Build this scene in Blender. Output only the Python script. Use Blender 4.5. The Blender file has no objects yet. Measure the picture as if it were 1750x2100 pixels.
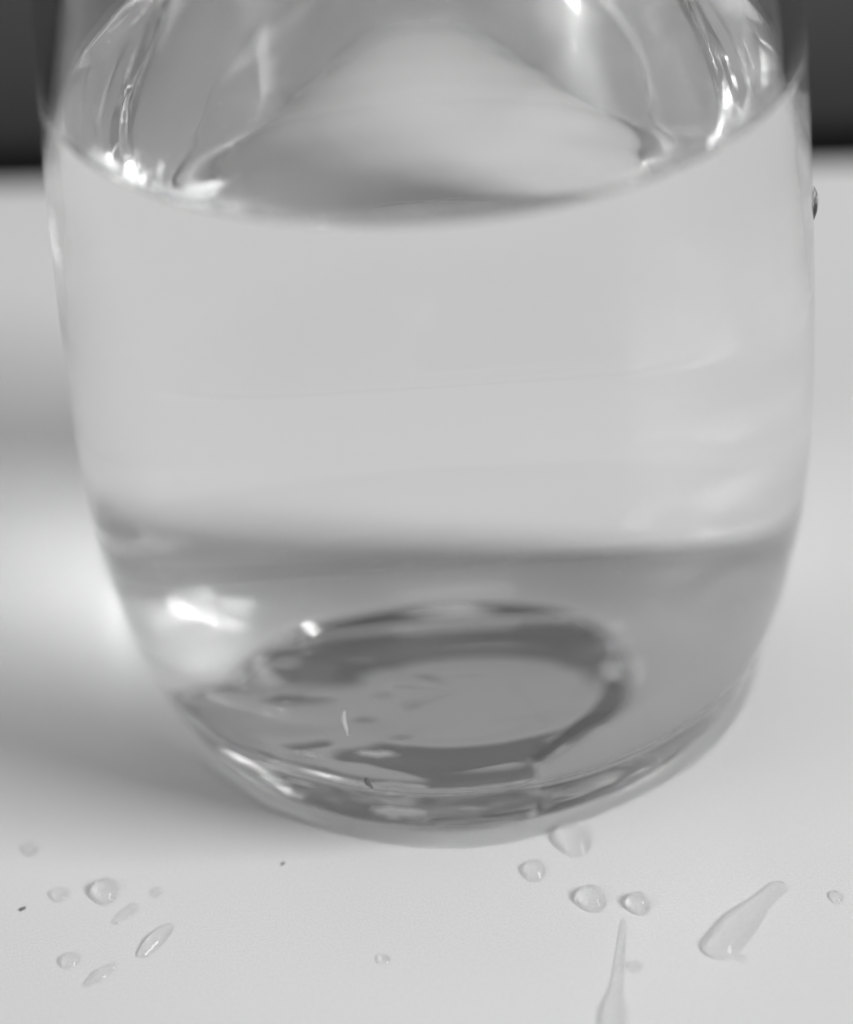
import bpy, bmesh, math, random
from mathutils import Vector

random.seed(7)
sc = bpy.context.scene
U = 0.01                                   # one working unit is a centimetre
K = U / 0.01

# ------------------------------------------------------------------ camera
CAM = Vector((-0.2623, -19.4520, 15.6388))
PITCH, ROLL = 0.6199, -0.0731
FPX, PW, PH = 4400.0, 1750.0, 2100.0       # focal length and frame in the same pixel unit
fw = Vector((0, math.cos(PITCH), -math.sin(PITCH)))
r0 = Vector((1, 0, 0)); u0 = Vector((0, math.sin(PITCH), math.cos(PITCH)))
rt = r0 * math.cos(ROLL) + u0 * math.sin(ROLL)
up = -r0 * math.sin(ROLL) + u0 * math.cos(ROLL)
cd = bpy.data.cameras.new('camera'); cam = bpy.data.objects.new('camera', cd)
sc.collection.objects.link(cam); sc.camera = cam
from mathutils import Matrix
M = Matrix((rt, up, -fw)).transposed().to_4x4(); M.translation = CAM * U
cam.matrix_world = M
cd.sensor_fit = 'VERTICAL'; cd.sensor_height = 24.0; cd.lens = 24.0 * FPX / PH
cd.clip_start = 0.01 * K; cd.clip_end = 20 * K
cd.dof.use_dof = True
cd.dof.focus_distance = 21.3 * U
cd.dof.aperture_fstop = 4.6 / K
cd.dof.aperture_blades = 0

def on_table(px, py, z=0.0):
    """point of the table (cm) that the photograph shows at a place of the 1750 x 2100 frame"""
    d = fw + rt * ((px - PW / 2) / FPX) + up * ((PH / 2 - py) / FPX)
    t = (z - CAM.z) / d.z
    return CAM + d * t

# ------------------------------------------------------------------ world, lamps, exposure
w = bpy.data.worlds.new('World'); sc.world = w; w.use_nodes = True
bg = w.node_tree.nodes['Background']
bg.inputs[0].default_value = (0.9, 0.9, 0.9, 1); bg.inputs[1].default_value = 0.065

def lamp(name, loc, target, sx, sy, power, spread=180):
    l = bpy.data.lights.new(name, 'AREA'); l.shape = 'RECTANGLE'
    l.size = sx * U; l.size_y = sy * U; l.energy = power * K * K; l.spread = math.radians(spread)
    o = bpy.data.objects.new(name, l); sc.collection.objects.link(o)
    o.location = Vector(loc) * U
    o.rotation_euler = (Vector(target) - Vector(loc)).to_track_quat('-Z', 'Z').to_euler()
    return o
def polar(az, el, d):
    a, e = math.radians(az), math.radians(el)
    return (d * math.cos(e) * math.cos(a), d * math.cos(e) * math.sin(a), d * math.sin(e))
lamp('window_light_right', polar(-22, 35, 200), (0, 0, 0), 34, 80, 33)
lamp('front_fill_light', polar(-105, 45, 200), (0, 0, 0), 180, 110, 2)  # added soft front fill, brightens the table behind the glass and its foot
lamp('overhead_fill_light', (0, 6, 150), (0, 2, 0), 50, 50, 2.0)  # added overhead fill, lightens the table and the film under the base
lamp('window_light_left', polar(200, 33, 200), (0, 0, 0), 56, 90, 5.5)
lamp('back_fill_light', (0, 75, 48), (0, 5, 3), 100, 60, 0.34)  # added wide dim fill from behind, gives the air pocket an even grey

sc.view_settings.view_transform = 'Standard'; sc.view_settings.look = 'None'
sc.view_settings.exposure = 0.0; sc.view_settings.gamma = 1.0
sc.view_settings.use_curve_mapping = False
cy = sc.cycles
cy.max_bounces = 40; cy.transmission_bounces = 32; cy.glossy_bounces = 16; cy.diffuse_bounces = 5
cy.transparent_max_bounces = 16
cy.caustics_reflective = True; cy.caustics_refractive = True; cy.blur_glossy = 0.3
cy.sample_clamp_indirect = 0.0
cy.use_denoising = True; cy.use_adaptive_sampling = False

# ------------------------------------------------------------------ materials
def mat(name):
    m = bpy.data.materials.new(name); m.use_nodes = True
    nt = m.node_tree; nt.nodes.clear()
    out = nt.nodes.new('ShaderNodeOutputMaterial')
    return m, nt, out
def dielectric(name, ior, tint=1.0, ripple=0.0, scale=60):
    m, nt, out = mat(name)
    g = nt.nodes.new('ShaderNodeBsdfGlass'); g.distribution = 'GGX'
    g.inputs['Roughness'].default_value = 0.0
    g.inputs['IOR'].default_value = ior
    g.inputs['Color'].default_value = (tint, tint, tint, 1)
    if ripple:
        tc = nt.nodes.new('ShaderNodeTexCoord')
        n = nt.nodes.new('ShaderNodeTexNoise'); n.inputs['Scale'].default_value = scale / K
        n.inputs['Detail'].default_value = 1.0
        b = nt.nodes.new('ShaderNodeBump'); b.inputs['Strength'].default_value = 1.0
        b.inputs['Distance'].default_value = ripple * K
        mp = nt.nodes.new('ShaderNodeMapping'); mp.inputs['Scale'].default_value = (1, 1, 0.12)      # drawn out upwards, as in pressed glass
        nt.links.new(tc.outputs['Object'], mp.inputs['Vector']); nt.links.new(mp.outputs['Vector'], n.inputs['Vector'])
        nt.links.new(n.outputs['Fac'], b.inputs['Height'])
        nt.links.new(b.outputs['Normal'], g.inputs['Normal'])
    nt.links.new(g.outputs[0], out.inputs['Surface'])
    return m
def painted(name, val, rough, spec=0.5, mottled=0.03, scale=40, bump=0.0, coat=0.0):
    m, nt, out = mat(name)
    p = nt.nodes.new('ShaderNodeBsdfPrincipled')
    tc = nt.nodes.new('ShaderNodeTexCoord')
    n = nt.nodes.new('ShaderNodeTexNoise'); n.inputs['Scale'].default_value = scale / K
    n.inputs['Detail'].default_value = 6
    mr = nt.nodes.new('ShaderNodeMapRange')
    mr.inputs['To Min'].default_value = val * (1 - mottled); mr.inputs['To Max'].default_value = val * (1 + mottled)
    nt.links.new(tc.outputs['Object'], n.inputs['Vector'])
    nt.links.new(n.outputs['Fac'], mr.inputs['Value'])
    nt.links.new(mr.outputs['Result'], p.inputs['Base Color'])
    p.inputs['Roughness'].default_value = rough
    p.inputs['Specular IOR Level'].default_value = spec
    if bump:
        b = nt.nodes.new('ShaderNodeBump'); b.inputs['Distance'].default_value = bump
        b.inputs['Strength'].default_value = 1
        nt.links.new(n.outputs['Fac'], b.inputs['Height']); nt.links.new(b.outputs['Normal'], p.inputs['Normal'])
    nt.links.new(p.outputs[0], out.inputs['Surface'])
    return m
N_G, N_W = 1.51, 1.333
GLASS = dielectric('clear_glass', N_G, 0.995, ripple=0.00003, scale=90)
WATER = dielectric('water', N_W)
DROP = dielectric('water_drop', 1.333)        # shallow drops: light mostly runs straight through, the curved skin bends the rest
nt = DROP.node_tree; gl = next(n for n in nt.nodes if n.type == 'BSDF_GLASS')
tr = nt.nodes.new('ShaderNodeBsdfTransparent'); mx = nt.nodes.new('ShaderNodeMixShader'); mx.inputs[0].default_value = 0.6
nt.links.new(tr.outputs[0], mx.inputs[1]); nt.links.new(gl.outputs[0], mx.inputs[2])
nt.links.new(mx.outputs[0], next(n for n in nt.nodes if n.type == 'OUTPUT_MATERIAL').inputs['Surface'])
WATER_IN_GLASS = dielectric('water_against_glass', N_W / N_G, ripple=0.00003, scale=75)
TABLE = painted('white_laminate', 0.88, 0.38, 0.3, 0.02, 25)
nt = TABLE.node_tree; pb = next(n for n in nt.nodes if n.type == 'BSDF_PRINCIPLED'); mrange = next(n for n in nt.nodes if n.type == 'MAP_RANGE')
tcn = next(n for n in nt.nodes if n.type == 'TEX_COORD')
fine = nt.nodes.new('ShaderNodeTexNoise'); fine.inputs['Scale'].default_value = 4500; fine.inputs['Detail'].default_value = 2; fine.inputs['Roughness'].default_value = 0.7
fr = nt.nodes.new('ShaderNodeMapRange'); fr.inputs['From Min'].default_value = 0.25; fr.inputs['From Max'].default_value = 0.75
fr.inputs['To Min'].default_value = 0.90; fr.inputs['To Max'].default_value = 1.06
ml = nt.nodes.new('ShaderNodeMath'); ml.operation = 'MULTIPLY'
nt.links.new(tcn.outputs['Object'], fine.inputs['Vector']); nt.links.new(fine.outputs['Fac'], fr.inputs['Value'])
nt.links.new(fr.outputs['Result'], ml.inputs[0]); nt.links.new(mrange.outputs['Result'], ml.inputs[1]); nt.links.new(ml.outputs[0], pb.inputs['Base Color'])
WALL = painted('dark_wall', 0.09, 0.7, 0.2, 0.5, 9)
DUST = painted('dust', 0.22, 0.8, 0.2)

# ------------------------------------------------------------------ mesh helpers
def link(name, bm, mats, parent=None, smooth=True):
    me = bpy.data.meshes.new(name); bm.to_mesh(me); bm.free()
    for m in mats: me.materials.append(m)
    if smooth:
        for p in me.polygons: p.use_smooth = True
    o = bpy.data.objects.new(name, me); sc.collection.objects.link(o)
    if parent: o.parent = parent
    return o
def tag(o, label=None, category=None, group=None, kind=None):
    if label: o['label'] = label
    if category: o['category'] = category
    if group: o['group'] = group
    if kind: o['kind'] = kind
    return o
def spline(pts, n):
    """Catmull-Rom through (r, z) points, n samples for each span"""
    P = [Vector((2 * pts[0][0] - pts[1][0], 2 * pts[0][1] - pts[1][1]))] + [Vector(p) for p in pts]
    P.append(2 * P[-1] - P[-2]); out = []
    for i in range(1, len(P) - 2):
        a, b, c, d = P[i - 1:i + 3]
        for k in range(n):
            t = k / n
            out.append(0.5 * (2 * b + (c - a) * t + (2 * a - 5 * b + 4 * c - d) * t * t + (3 * b - a - 3 * c + d) * t ** 3))
    out.append(P[-2]); return out
SEG = 256
def ring(bm, r, z):
    return [bm.verts.new((r(i) * math.cos(2 * math.pi * i / SEG) * U, r(i) * math.sin(2 * math.pi * i / SEG) * U,
                          (z(i) if callable(z) else z) * U)) for i in range(SEG)]
def bridge(bm, a, b, mi=0):
    for i in range(SEG):
        j = (i + 1) % SEG
        f = bm.faces.new((a[i], a[j], b[j], b[i])); f.material_index = mi
def const(v): return lambda i: v

# ------------------------------------------------------------------ setting
e1, e2 = on_table(30, 372), on_table(1720, 328)
ed = (e2 - e1).normalized(); en = Vector((-ed.y, ed.x, 0))
def slab(name, p0, along, across, x0, x1, y0, y1, z0, z1, m, bev=0.15):
    bm = bmesh.new()
    vs = []
    for (x, y) in ((x0, y0), (x1, y0), (x1, y1), (x0, y1)):
        p = p0 + along * x + across * y
        vs.append((p.x * U, p.y * U))
    lo = [bm.verts.new((x, y, z0 * U)) for x, y in vs]; hi = [bm.verts.new((x, y, z1 * U)) for x, y in vs]
    bm.faces.new(hi); bm.faces.new(lo[::-1])
    for i in range(4):
        j = (i + 1) % 4; bm.faces.new((lo[i], lo[j], hi[j], hi[i]))
    if bev:
        bmesh.ops.bevel(bm, geom=list(bm.edges), offset=bev * U, segments=3, affect='EDGES', profile=0.5)
    return link(name, bm, [m], smooth=False)
mid = (e1 + e2) / 2
table = tag(slab('table_top', mid, ed, en, -40, 40, -45, 0, -2.5, 0, TABLE), kind='structure')
wall = tag(slab('back_wall', mid, ed, en, -60, 60, 2.0, 4.0, -30, 9.0, WALL, 0), kind='structure')

BLACK = painted('gap_shade_black', 0.012, 0.8, 0.15)  # near-black colour standing in for shade in the gap behind the table
tag(slab('gap_shade_strip', mid, ed, en, -60, 60, 1.6, 2.0, -29, -0.32, BLACK, 0), kind='structure')  # added strip, paints the dark of the gap between table and wall

# ------------------------------------------------------------------ glass of water
WZ = 7.234                                   # water level
RIM = 10.0
GAP = 0.03                                  # the base stands this far off the table on its ring
outer_pts = [(3.14, 0.0), (3.26, 0.03), (3.36, 0.12), (3.45, 0.28), (3.535, 0.5), (3.64, 0.85), (3.73, 1.2), (3.80, 1.6),
             (3.88, 2.2), (3.91, 2.8), (3.914, 3.4), (3.9, 4.0), (3.873, 4.6), (3.84, 5.2), (3.803, 5.8), (3.76, 6.4), (3.71, 7.0), (3.655, 7.6),
             (3.595, 8.2), (3.54, 8.7), (3.47, 9.3), (3.4, RIM - 0.1)]
inner_pts = [(0.0, 0.36), (0.6, 0.36), (1.2, 0.36), (1.8, 0.365), (2.3, 0.385), (2.65, 0.44), (2.88, 0.54), (3.05, 0.69), (3.18, 0.9), (3.29, 1.2),
             (3.38, 1.6), (3.46, 2.05), (3.53, 2.6), (3.585, 3.2), (3.61, 3.8), (3.6, 4.5), (3.575, 5.2), (3.545, 5.8), (3.51, 6.4), (3.48, 6.85), (3.452, WZ)]
dry_pts = [(3.452, WZ), (3.405, 7.7), (3.35, 8.2), (3.285, 8.8), (3.19, RIM - 0.1)]

# outline of the air pocket left under the hollow base (cm, seen from above); the rest of the gap is filled with water
pocket = [(1.06, 0.0), (1.09, 0.4), (1.07, 0.95), (0.92, 1.6), (0.6, 2.05), (0.24, 2.24), (-0.2, 2.3), (-0.7, 2.1), (-1.1, 1.75), (-1.35, 1.3), (-1.6, 0.85),
          (-2.0, 0.35), (-2.35, -0.1), (-2.62, -0.6), (-2.52, -1.15), (-2.5, -1.45), (-2.15, -1.75), (-1.75, -2.05), (-1.22, -2.3), (-0.75, -2.5), (-0.3, -2.6),
          (0.1, -2.55), (0.4, -2.35), (0.58, -1.95), (0.52, -1.4), (0.7, -1.0), (0.86, -0.62)]
fpol = sorted((math.atan2(y, x) % (2 * math.pi), math.hypot(x, y)) for x, y in pocket)
def film_r(i):
    a = 2 * math.pi * i / SEG
    q = [(t - 2 * math.pi, r) for t, r in fpol] + fpol + [(t + 2 * math.pi, r) for t, r in fpol]
    for k in range(1, len(q) - 2):
        if q[k][0] <= a <= q[k + 1][0] and q[k + 1][0] > q[k][0]:
            s = (a - q[k][0]) / (q[k + 1][0] - q[k][0])
            p0, p1, p2, p3 = (q[k + j][1] for j in (-1, 0, 1, 2))
            return min(3.2, 0.5 * (2 * p1 + (p2 - p0) * s + (2 * p0 - 5 * p1 + 4 * p2 - p3) * s * s + (3 * p1 - p0 - 3 * p2 + p3) * s ** 3))
    return 2.2
FR = [film_r(i) for i in range(SEG)]
ISLANDS = [(-0.62, -2.0, 0.24, 0.15, 0.2), (-0.75, -1.05, 0.16, 0.07, 0.2), (-1.3, -1.1, 0.12, 0.05, 0.5)]
def island(v):
    """small beads of water bridging base and table inside the air pocket"""
    for x, y, a_, b_, t in ISLANDS:
        dx, dy = v.x / U - x, v.y / U - y
        p, q = dx * math.cos(t) - dy * math.sin(t), dx * math.sin(t) + dy * math.cos(t)
        if (p / a_) ** 2 + (q / b_) ** 2 < 1: return True
    return False
def under(r, i=0):
    """underside of the base: a shallow hollow with two stepped rings, uneven on one side as pressed glass is"""
    a = 2 * math.pi * i / SEG
    z = GAP + 0.12 * max(0, 1 - (r / 2.3) ** 2) + 0.007 * math.exp(-((r - 0.95) / 0.16) ** 2) - 0.005 * math.exp(-((r - 1.45) / 0.18) ** 2)
    x, y = r * math.cos(a), r * math.sin(a)
    k = min(1, max(0, (r - 1.1) / 0.6)) * min(1, max(0, (0.3 - x) / 1.2)) * min(1, max(0, (3.2 - r) / 0.3))
    return z + k * (0.0055 * math.sin(3.4 * x + 4.6 * y) + 0.0045 * math.sin(5.2 * y + 1.8 * x + 1) + 0.003 * math.sin(7 * y + 5 * x))

g = bpy.data.objects.new('drinking_glass', None); sc.collection.objects.link(g)
tag(g, 'clear round drinking glass standing wet on the white table', 'glass')

op = spline(outer_pts, 5)
bm = bmesh.new()
# dry underside over the air pocket, then outer skin from the wet foot up, rim, dry inner skin down to the water line
beads = []
for k in [j / 60 for j in range(60)]:
    lo = ring(bm, lambda i: max(0.002, FR[i] * k), lambda i: under(FR[i] * k, i)) if k == 0 else cur
    cur = ring(bm, lambda i: FR[i] * (k + 1 / 60), lambda i: under(FR[i] * (k + 1 / 60), i))
    for i in range(SEG):
        j = (i + 1) % SEG
        q4 = (cur[i], cur[j], lo[j], lo[i])
        if island((cur[i].co + lo[j].co) / 2): beads.append([v.co.copy() for v in q4])
        else: bm.faces.new(q4)
bmesh.ops.reverse_faces(bm, faces=bm.faces)
link('base', bm, [GLASS], g)
bm = bmesh.new()
FOOT = 10                                   # the water climbs the rounded foot up to this sample
prev = None
for p in op[FOOT:]:
    cur = ring(bm, const(p.x), p.y + GAP)
    if prev: bridge(bm, cur, prev)
    prev = cur
R1, R2 = outer_pts[-1][0], dry_pts[-1][0]
for k in range(1, 8):
    a = math.pi * k / 8
    cur = ring(bm, const((R1 + R2) / 2 + (R1 - R2) / 2 * math.cos(a)), RIM - 0.1 + GAP + 0.1 * math.sin(a)); bridge(bm, cur, prev); prev = cur
for p in spline(dry_pts, 6)[::-1]:
    cur = ring(bm, const(p.x), p.y + GAP); bridge(bm, cur, prev); prev = cur
bmesh.ops.reverse_faces(bm, faces=bm.faces)
link('wall', bm, [GLASS], g)

# water: closed body, its top towards air, its skin against the glass
bm = bmesh.new()
ip = spline(inner_pts, 5)
c0 = bm.verts.new((0, 0, (ip[0].y + GAP) * U))
prev = None
for p in ip[1:]:
    amp = 0.016 * min(1, p.x / 2) * max(0, 1 - max(0, p.y - 0.45) / 0.6)      # pressed glass: uneven foot
    zz = p.y
    def uneven(i, zz=zz):
        a = 2 * math.pi * i / SEG
        return math.sin(5 * a + 3 * zz) + 0.7 * math.sin(9 * a - 4 * zz + 1) + 0.6 * math.sin(14 * a + 6 * zz) + 0.4 * math.sin(23 * a - 5 * zz)
    side = [0.35 + 1.6 * max(0, math.cos(2 * math.pi * i / SEG - 3.4)) for i in range(SEG)]
    cur = ring(bm, lambda i: p.x + amp * side[i] * 0.5 * uneven(i), lambda i: p.y + GAP + amp * side[i] * 0.4 * uneven(i, zz + 1))
    if prev is None:
        for i in range(SEG): bm.faces.new((c0, cur[(i + 1) % SEG], cur[i])).material_index = 1
    else: bridge(bm, prev, cur, 1)
    prev = cur
rtop = ip[-1].x
for d in (0.02, 0.05, 0.09, 0.14, 0.2, 0.28, 0.4, 0.6, 1.2, 2.4):
    z = WZ - 0.16 * (1 - math.exp(-d / 0.11))
    cur = ring(bm, const(rtop - d), z + GAP); bridge(bm, prev, cur, 0); prev = cur
c1 = bm.verts.new((0, 0, (WZ - 0.16 + GAP) * U))
for i in range(SEG): bm.faces.new((prev[i], prev[(i + 1) % SEG], c1)).material_index = 0
water = link('water', bm, [WATER, WATER_IN_GLASS])
tag(water, 'still clear water filling the drinking glass', 'water')

# water caught between base and table round the air pocket
bm = bmesh.new()
first = prev = ring(bm, lambda i: FR[i], lambda i: under(FR[i], i))
for k in (0.25, 0.5, 0.75, 1.0):
    cur = ring(bm, lambda i: FR[i] + (op[0].x - FR[i]) * k, lambda i: under(FR[i] + (op[0].x - FR[i]) * k, i)); bridge(bm, prev, cur, 1); prev = cur
for p in op[1:FOOT + 1]:
    cur = ring(bm, const(p.x), p.y + GAP); bridge(bm, prev, cur, 1); prev = cur
wob = [0.035 * math.sin(3 * a + 1) + 0.03 * math.sin(7 * a) for a in (2 * math.pi * i / SEG for i in range(SEG))]
for k, h in ((0.02, 0.7), (0.05, 0.4), (0.09, 0.15), (0.13, -0.05)):
    cur = ring(bm, lambda i: op[FOOT].x + k * (1 + 8 * wob[i]), (op[FOOT].y + GAP) * h); bridge(bm, prev, cur, 0); prev = cur
prev = first
cur = ring(bm, lambda i: FR[i] + 0.03, -0.004); bridge(bm, cur, prev, 0)
bmesh.ops.reverse_faces(bm, faces=bm.faces)
for q4 in beads:
    bm.faces.new([bm.verts.new(c) for c in reversed(q4)]).material_index = 1
bmesh.ops.remove_doubles(bm, verts=bm.verts, dist=1e-7)
film = link('water_film', bm, [WATER, WATER_IN_GLASS])
tag(film, 'thin uneven film of water between the glass base and the white table', 'water')

# ------------------------------------------------------------------ drops on the table
def drop(name, path, widths, height, label, group, n=14, m=20):
    """drop lofted along a spine of table points; widths are half widths in cm"""
    P = [on_table(*p) if not isinstance(p, Vector) else p for p in path]
    if len(P) == 1:
        a, b = widths[0], widths[0] if len(widths) == 1 else widths[1]
        bm = bmesh.new(); rings = []
        top = bm.verts.new((0, 0, height * U))
        prev = None
        ph = [random.uniform(-0.04, 0.04) for _ in range(4)]
        for k in range(1, n + 1):
            s = k / n; rr = math.sin(s * math.pi / 2)
            h = height * (1 - rr ** 2.0)
            if k == n: h = -0.004
            cur = []
            for i in range(36):
                t = 2 * math.pi * i / 36
                q = 1 + ph[0] * math.cos(2 * t) + ph[1] * math.sin(2 * t) + ph[2] * math.cos(3 * t) + ph[3] * math.sin(t)
                cur.append(bm.verts.new((a * rr * q * math.cos(t) * U, b * rr * q * math.sin(t) * U, h * U)))
            if prev is None:
                for i in range(36): bm.faces.new((top, cur[i], cur[(i + 1) % 36]))
            else:
                for i in range(36): bm.faces.new((prev[i], cur[i], cur[(i + 1) % 36], prev[(i + 1) % 36]))
            prev = cur
        bm.faces.new(prev[::-1])
        o = link(name, bm, [DROP]); o.location = P[0] * U
    else:
        # resample spine
        N = 40
        sp = spline([(p.x, p.y) for p in P], N // (len(P) - 1))
        o0 = sum(sp, Vector((0, 0))) / len(sp)
        bm = bmesh.new(); prev = None; L = len(sp)
        wid = spline([(i / (len(widths) - 1), x) for i, x in enumerate(widths)], 12)
        def wat(t):
            for a_, b_ in zip(wid, wid[1:]):
                if a_.x <= t <= b_.x: return a_.y + (b_.y - a_.y) * (t - a_.x) / max(1e-6, b_.x - a_.x)
            return wid[-1].y
        wmax = max(widths)
        # rounded ends: extend with caps
        stations = []
        t0 = (sp[1] - sp[0]).normalized(); t1 = (sp[-1] - sp[-2]).normalized()
        for k in range(8, 0, -1):
            s = math.sin(k / 8 * math.pi / 2); stations.append((sp[0] - t0 * wat(0) * s, t0, wat(0) * math.sqrt(max(0, 1 - s * s))))
        for i, p in enumerate(sp):
            tg = (sp[min(L - 1, i + 1)] - sp[max(0, i - 1)]).normalized(); stations.append((p, tg, wat(i / (L - 1))))
        for k in range(1, 9):
            s = math.sin(k / 8 * math.pi / 2); stations.append((sp[-1] + t1 * wat(1) * s, t1, wat(1) * math.sqrt(max(0, 1 - s * s))))
        for p, tg, wd in stations:
            nn = Vector((-tg.y, tg.x)); wd = max(wd, 0.002); cur = []
            for i in range(m + 1):
                c = -1 + 2 * i / m; c = math.sin(c * math.pi / 2)
                h = height * (wd / wmax) * (1 - c * c) if 0 < i < m else -0.004
                q = p + nn * wd * c - o0
                cur.append(bm.verts.new((q.x * U, q.y * U, h * U)))
            if prev:
                for i in range(m): bm.faces.new((prev[i], cur[i], cur[i + 1], prev[i + 1]))
            prev = cur
        bmesh.ops.recalc_face_normals(bm, faces=bm.faces)
        if sum(f.normal.z for f in bm.faces) < 0: bmesh.ops.reverse_faces(bm, faces=bm.faces)
        o = link(name, bm, [DROP]); o.location = (o0.x * U, o0.y * U, 0)
    return tag(o, label, 'water drop', group)

PXC = 4400 / 23.8 / 1.0                     # rough pixels for one centimetre here
LG = 'water drops scattered over the table'
for (px, py, rx, ry, h, lab) in [
    (62, 1742, 15, 17, .05, 'small round water drop standing off alone behind the loose drop cluster'),
    (122, 1835, 19, 20, .05, 'small round water drop beside the largest drop of the loose cluster'),
    (215, 1828, 28, 34, .10, 'largest round water drop of the loose cluster away from the smear'),
    (322, 1830, 12, 13, .03, 'faint tiny water drop at the glass side of the loose cluster'),
    (142, 1970, 20, 21, .05, 'small round water drop next to a narrow slanting drop of the cluster'),
    (785, 1967, 13, 14, .03, 'single faint tiny water drop alone in front of the glass'),
    (1174, 1720, 38, 50, .11, 'widest round water drop close against the wet glass base'),
    (1095, 1785, 24, 30, .07, 'middle-sized round water drop just in front of the widest drop'),
    (1212, 1843, 29, 36, .10, 'round water drop with a bright spot, between widest drop and thin trail'),
    (1310, 1854, 23, 30, .10, 'steep dark-rimmed round water drop at the head of the thin trail'),
    (1715, 1840, 13, 18, .04, 'tiny round water drop beyond the thick slanting smear'),
    (1302, 1983, 12, 14, .04, 'tiny water drop beside the thin water trail'),
    (1520, 1965, 9, 10, .02, 'faintest tiny water drop at the foot of the thick slanting smear'),
]:
    drop('water_drop', [(px, py)], (rx / PXC, ry / PXC), h * 1.35, lab, LG)
drop('water_drop', [(238, 1890), (256, 1875), (272, 1862)], (9 / PXC, 13 / PXC, 12 / PXC), .035, 'short slanting water drop just below the largest cluster drop', LG)
drop('water_drop', [(295, 1955), (318, 1930), (343, 1905)], (12 / PXC, 18 / PXC, 12 / PXC), .075, 'long leaf-shaped water drop in the loose cluster', LG)
drop('water_drop', [(180, 2018), (203, 2000), (229, 1982)], (8 / PXC, 15 / PXC, 9 / PXC), .045, 'slanting narrow water drop beside a small round one in the cluster', LG)
drop('water_smear', [(1594, 1822), (1562, 1850), (1520, 1893), (1480, 1940)], (18 / PXC, 20 / PXC, 33 / PXC, 34 / PXC), .12, 'thick slanting club-shaped smear of water on the white table', LG)
drop('water_trail', [(1279, 1892), (1272, 1960), (1263, 2030), (1258, 2075), (1258, 2130)], (6 / PXC, 9 / PXC, 12 / PXC, 24 / PXC, 24 / PXC), .08, 'long thin trail of water running off towards the table front', LG)

# ------------------------------------------------------------------ marks on the glass, dust on the table
def outer_r(z):
    for a_, b_ in zip(op, op[1:]):
        if a_.y <= z - GAP <= b_.y: return a_.x + (b_.x - a_.x) * (z - GAP - a_.y) / max(1e-6, b_.y - a_.y)
    return op[0].x if z < 1 else op[-1].x
def on_glass(px, py):
    """first point of the glass wall (cm) at a place of the 1750 x 2100 frame"""
    d = (fw + rt * ((px - PW / 2) / FPX) + up * ((PH / 2 - py) / FPX)).normalized()
    p = CAM + d * 10
    best = None
    for _ in range(2400):
        p = p + d * 0.008
        gap = math.hypot(p.x, p.y) - outer_r(p.z)
        if gap < 0: return p
        if best is None or gap < best[0]: best = (gap, p.copy())
    return best[1]
def wall_bead(name, px, py, rx, ry, h, label):
    p = on_glass(px, py); a = math.atan2(p.y, p.x); R = outer_r(p.z)
    bm = bmesh.new(); n, m = 8, 24; prev = None
    top = bm.verts.new((h * U, 0, 0))
    for k in range(1, n + 1):
        s_ = math.sin(k / n * math.pi / 2); cur = []
        for i in range(m):
            t = 2 * math.pi * i / m
            sag = 1.0 + (0.18 if math.sin(t) < 0 else -0.1)
            y, z = rx * s_ * math.cos(t), ry * s_ * math.sin(t) * sag
            x = h * (1 - s_ * s_) - y * y / (2 * R) - (0.004 if k == n else 0)
            cur.append(bm.verts.new((x * U, y * U, z * U)))
        for i in range(m):
            j = (i + 1) % m
            if prev is None: bm.faces.new((top, cur[i], cur[j]))
            else: bm.faces.new((prev[i], cur[i], cur[j], prev[j]))
        prev = cur
    bm.faces.new(prev[::-1])
    o = link(name, bm, [WATER]); o.rotation_euler = (0, 0, a)
    o.location = Vector((R * math.cos(a), R * math.sin(a), p.z)) * U
    return tag(o, label, 'water drop')
wall_bead('water_drop', 1682, 415, 0.10, 0.19, 0.05, 'bead of water clinging to the outer glass wall below the water line')

def sliver(name, px, py, qx, qy, w_, m, label, category):
    """thin curved thread lying on the glass wall between two places"""
    A, B = on_glass(px, py), on_glass(qx, qy)
    o0 = (A + B) / 2; bm = bmesh.new(); prev = None; ax = (B - A)
    nrm = Vector((A.x, A.y, 0)).normalized(); sd = ax.cross(nrm).normalized()
    for k in range(9):
        t = k / 8; c = A + ax * t + sd * 0.012 * math.sin(t * 5) + nrm * 0.003 - o0; rr = w_ * (0.35 + math.sin(math.pi * min(1, t + 0.1)) * 0.65)
        cur = [bm.verts.new((c + (sd * math.cos(2 * math.pi * i / 6) + nrm * math.sin(2 * math.pi * i / 6)) * rr) * U) for i in range(6)]
        if prev:
            for i in range(6): bm.faces.new((prev[i], prev[(i + 1) % 6], cur[(i + 1) % 6], cur[i]))
        else: bm.faces.new(cur[::-1])
        prev = cur
    bm.faces.new(prev)
    bmesh.ops.recalc_face_normals(bm, faces=bm.faces)
    o = link(name, bm, [m]); o.location = o0 * U
    return tag(o, label, category)
LINT = painted('pale_lint', 0.82, 0.6, 0.3)
sliver('fibre', 706, 1458, 711, 1508, 0.024, LINT, 'short pale upright fibre stuck to the low front of the glass', 'fibre')
sliver('speck', 752, 1596, 762, 1616, 0.03, DUST, 'tiny dark speck stuck near the front foot of the glass', 'speck')
def crumb(px, py, r_, label):
    p = on_table(px, py); bm = bmesh.new()
    bmesh.ops.create_icosphere(bm, subdivisions=2, radius=r_ * U)
    for v in bm.verts:
        v.co *= 1 + random.uniform(-0.3, 0.3); v.co.z *= 0.5; v.co.x *= 1.7
    o = link('dust_speck', bm, [DUST]); o.location = Vector((p.x, p.y, r_ * 0.4)) * U; o.rotation_euler = (0, 0, 0.9)
    return tag(o, label, 'speck')
crumb(47, 1865, 0.022, 'dark dust speck on the table beside the loose drop cluster')
crumb(580, 1772, 0.016, 'dark dust speck on the bare table in front of the glass')
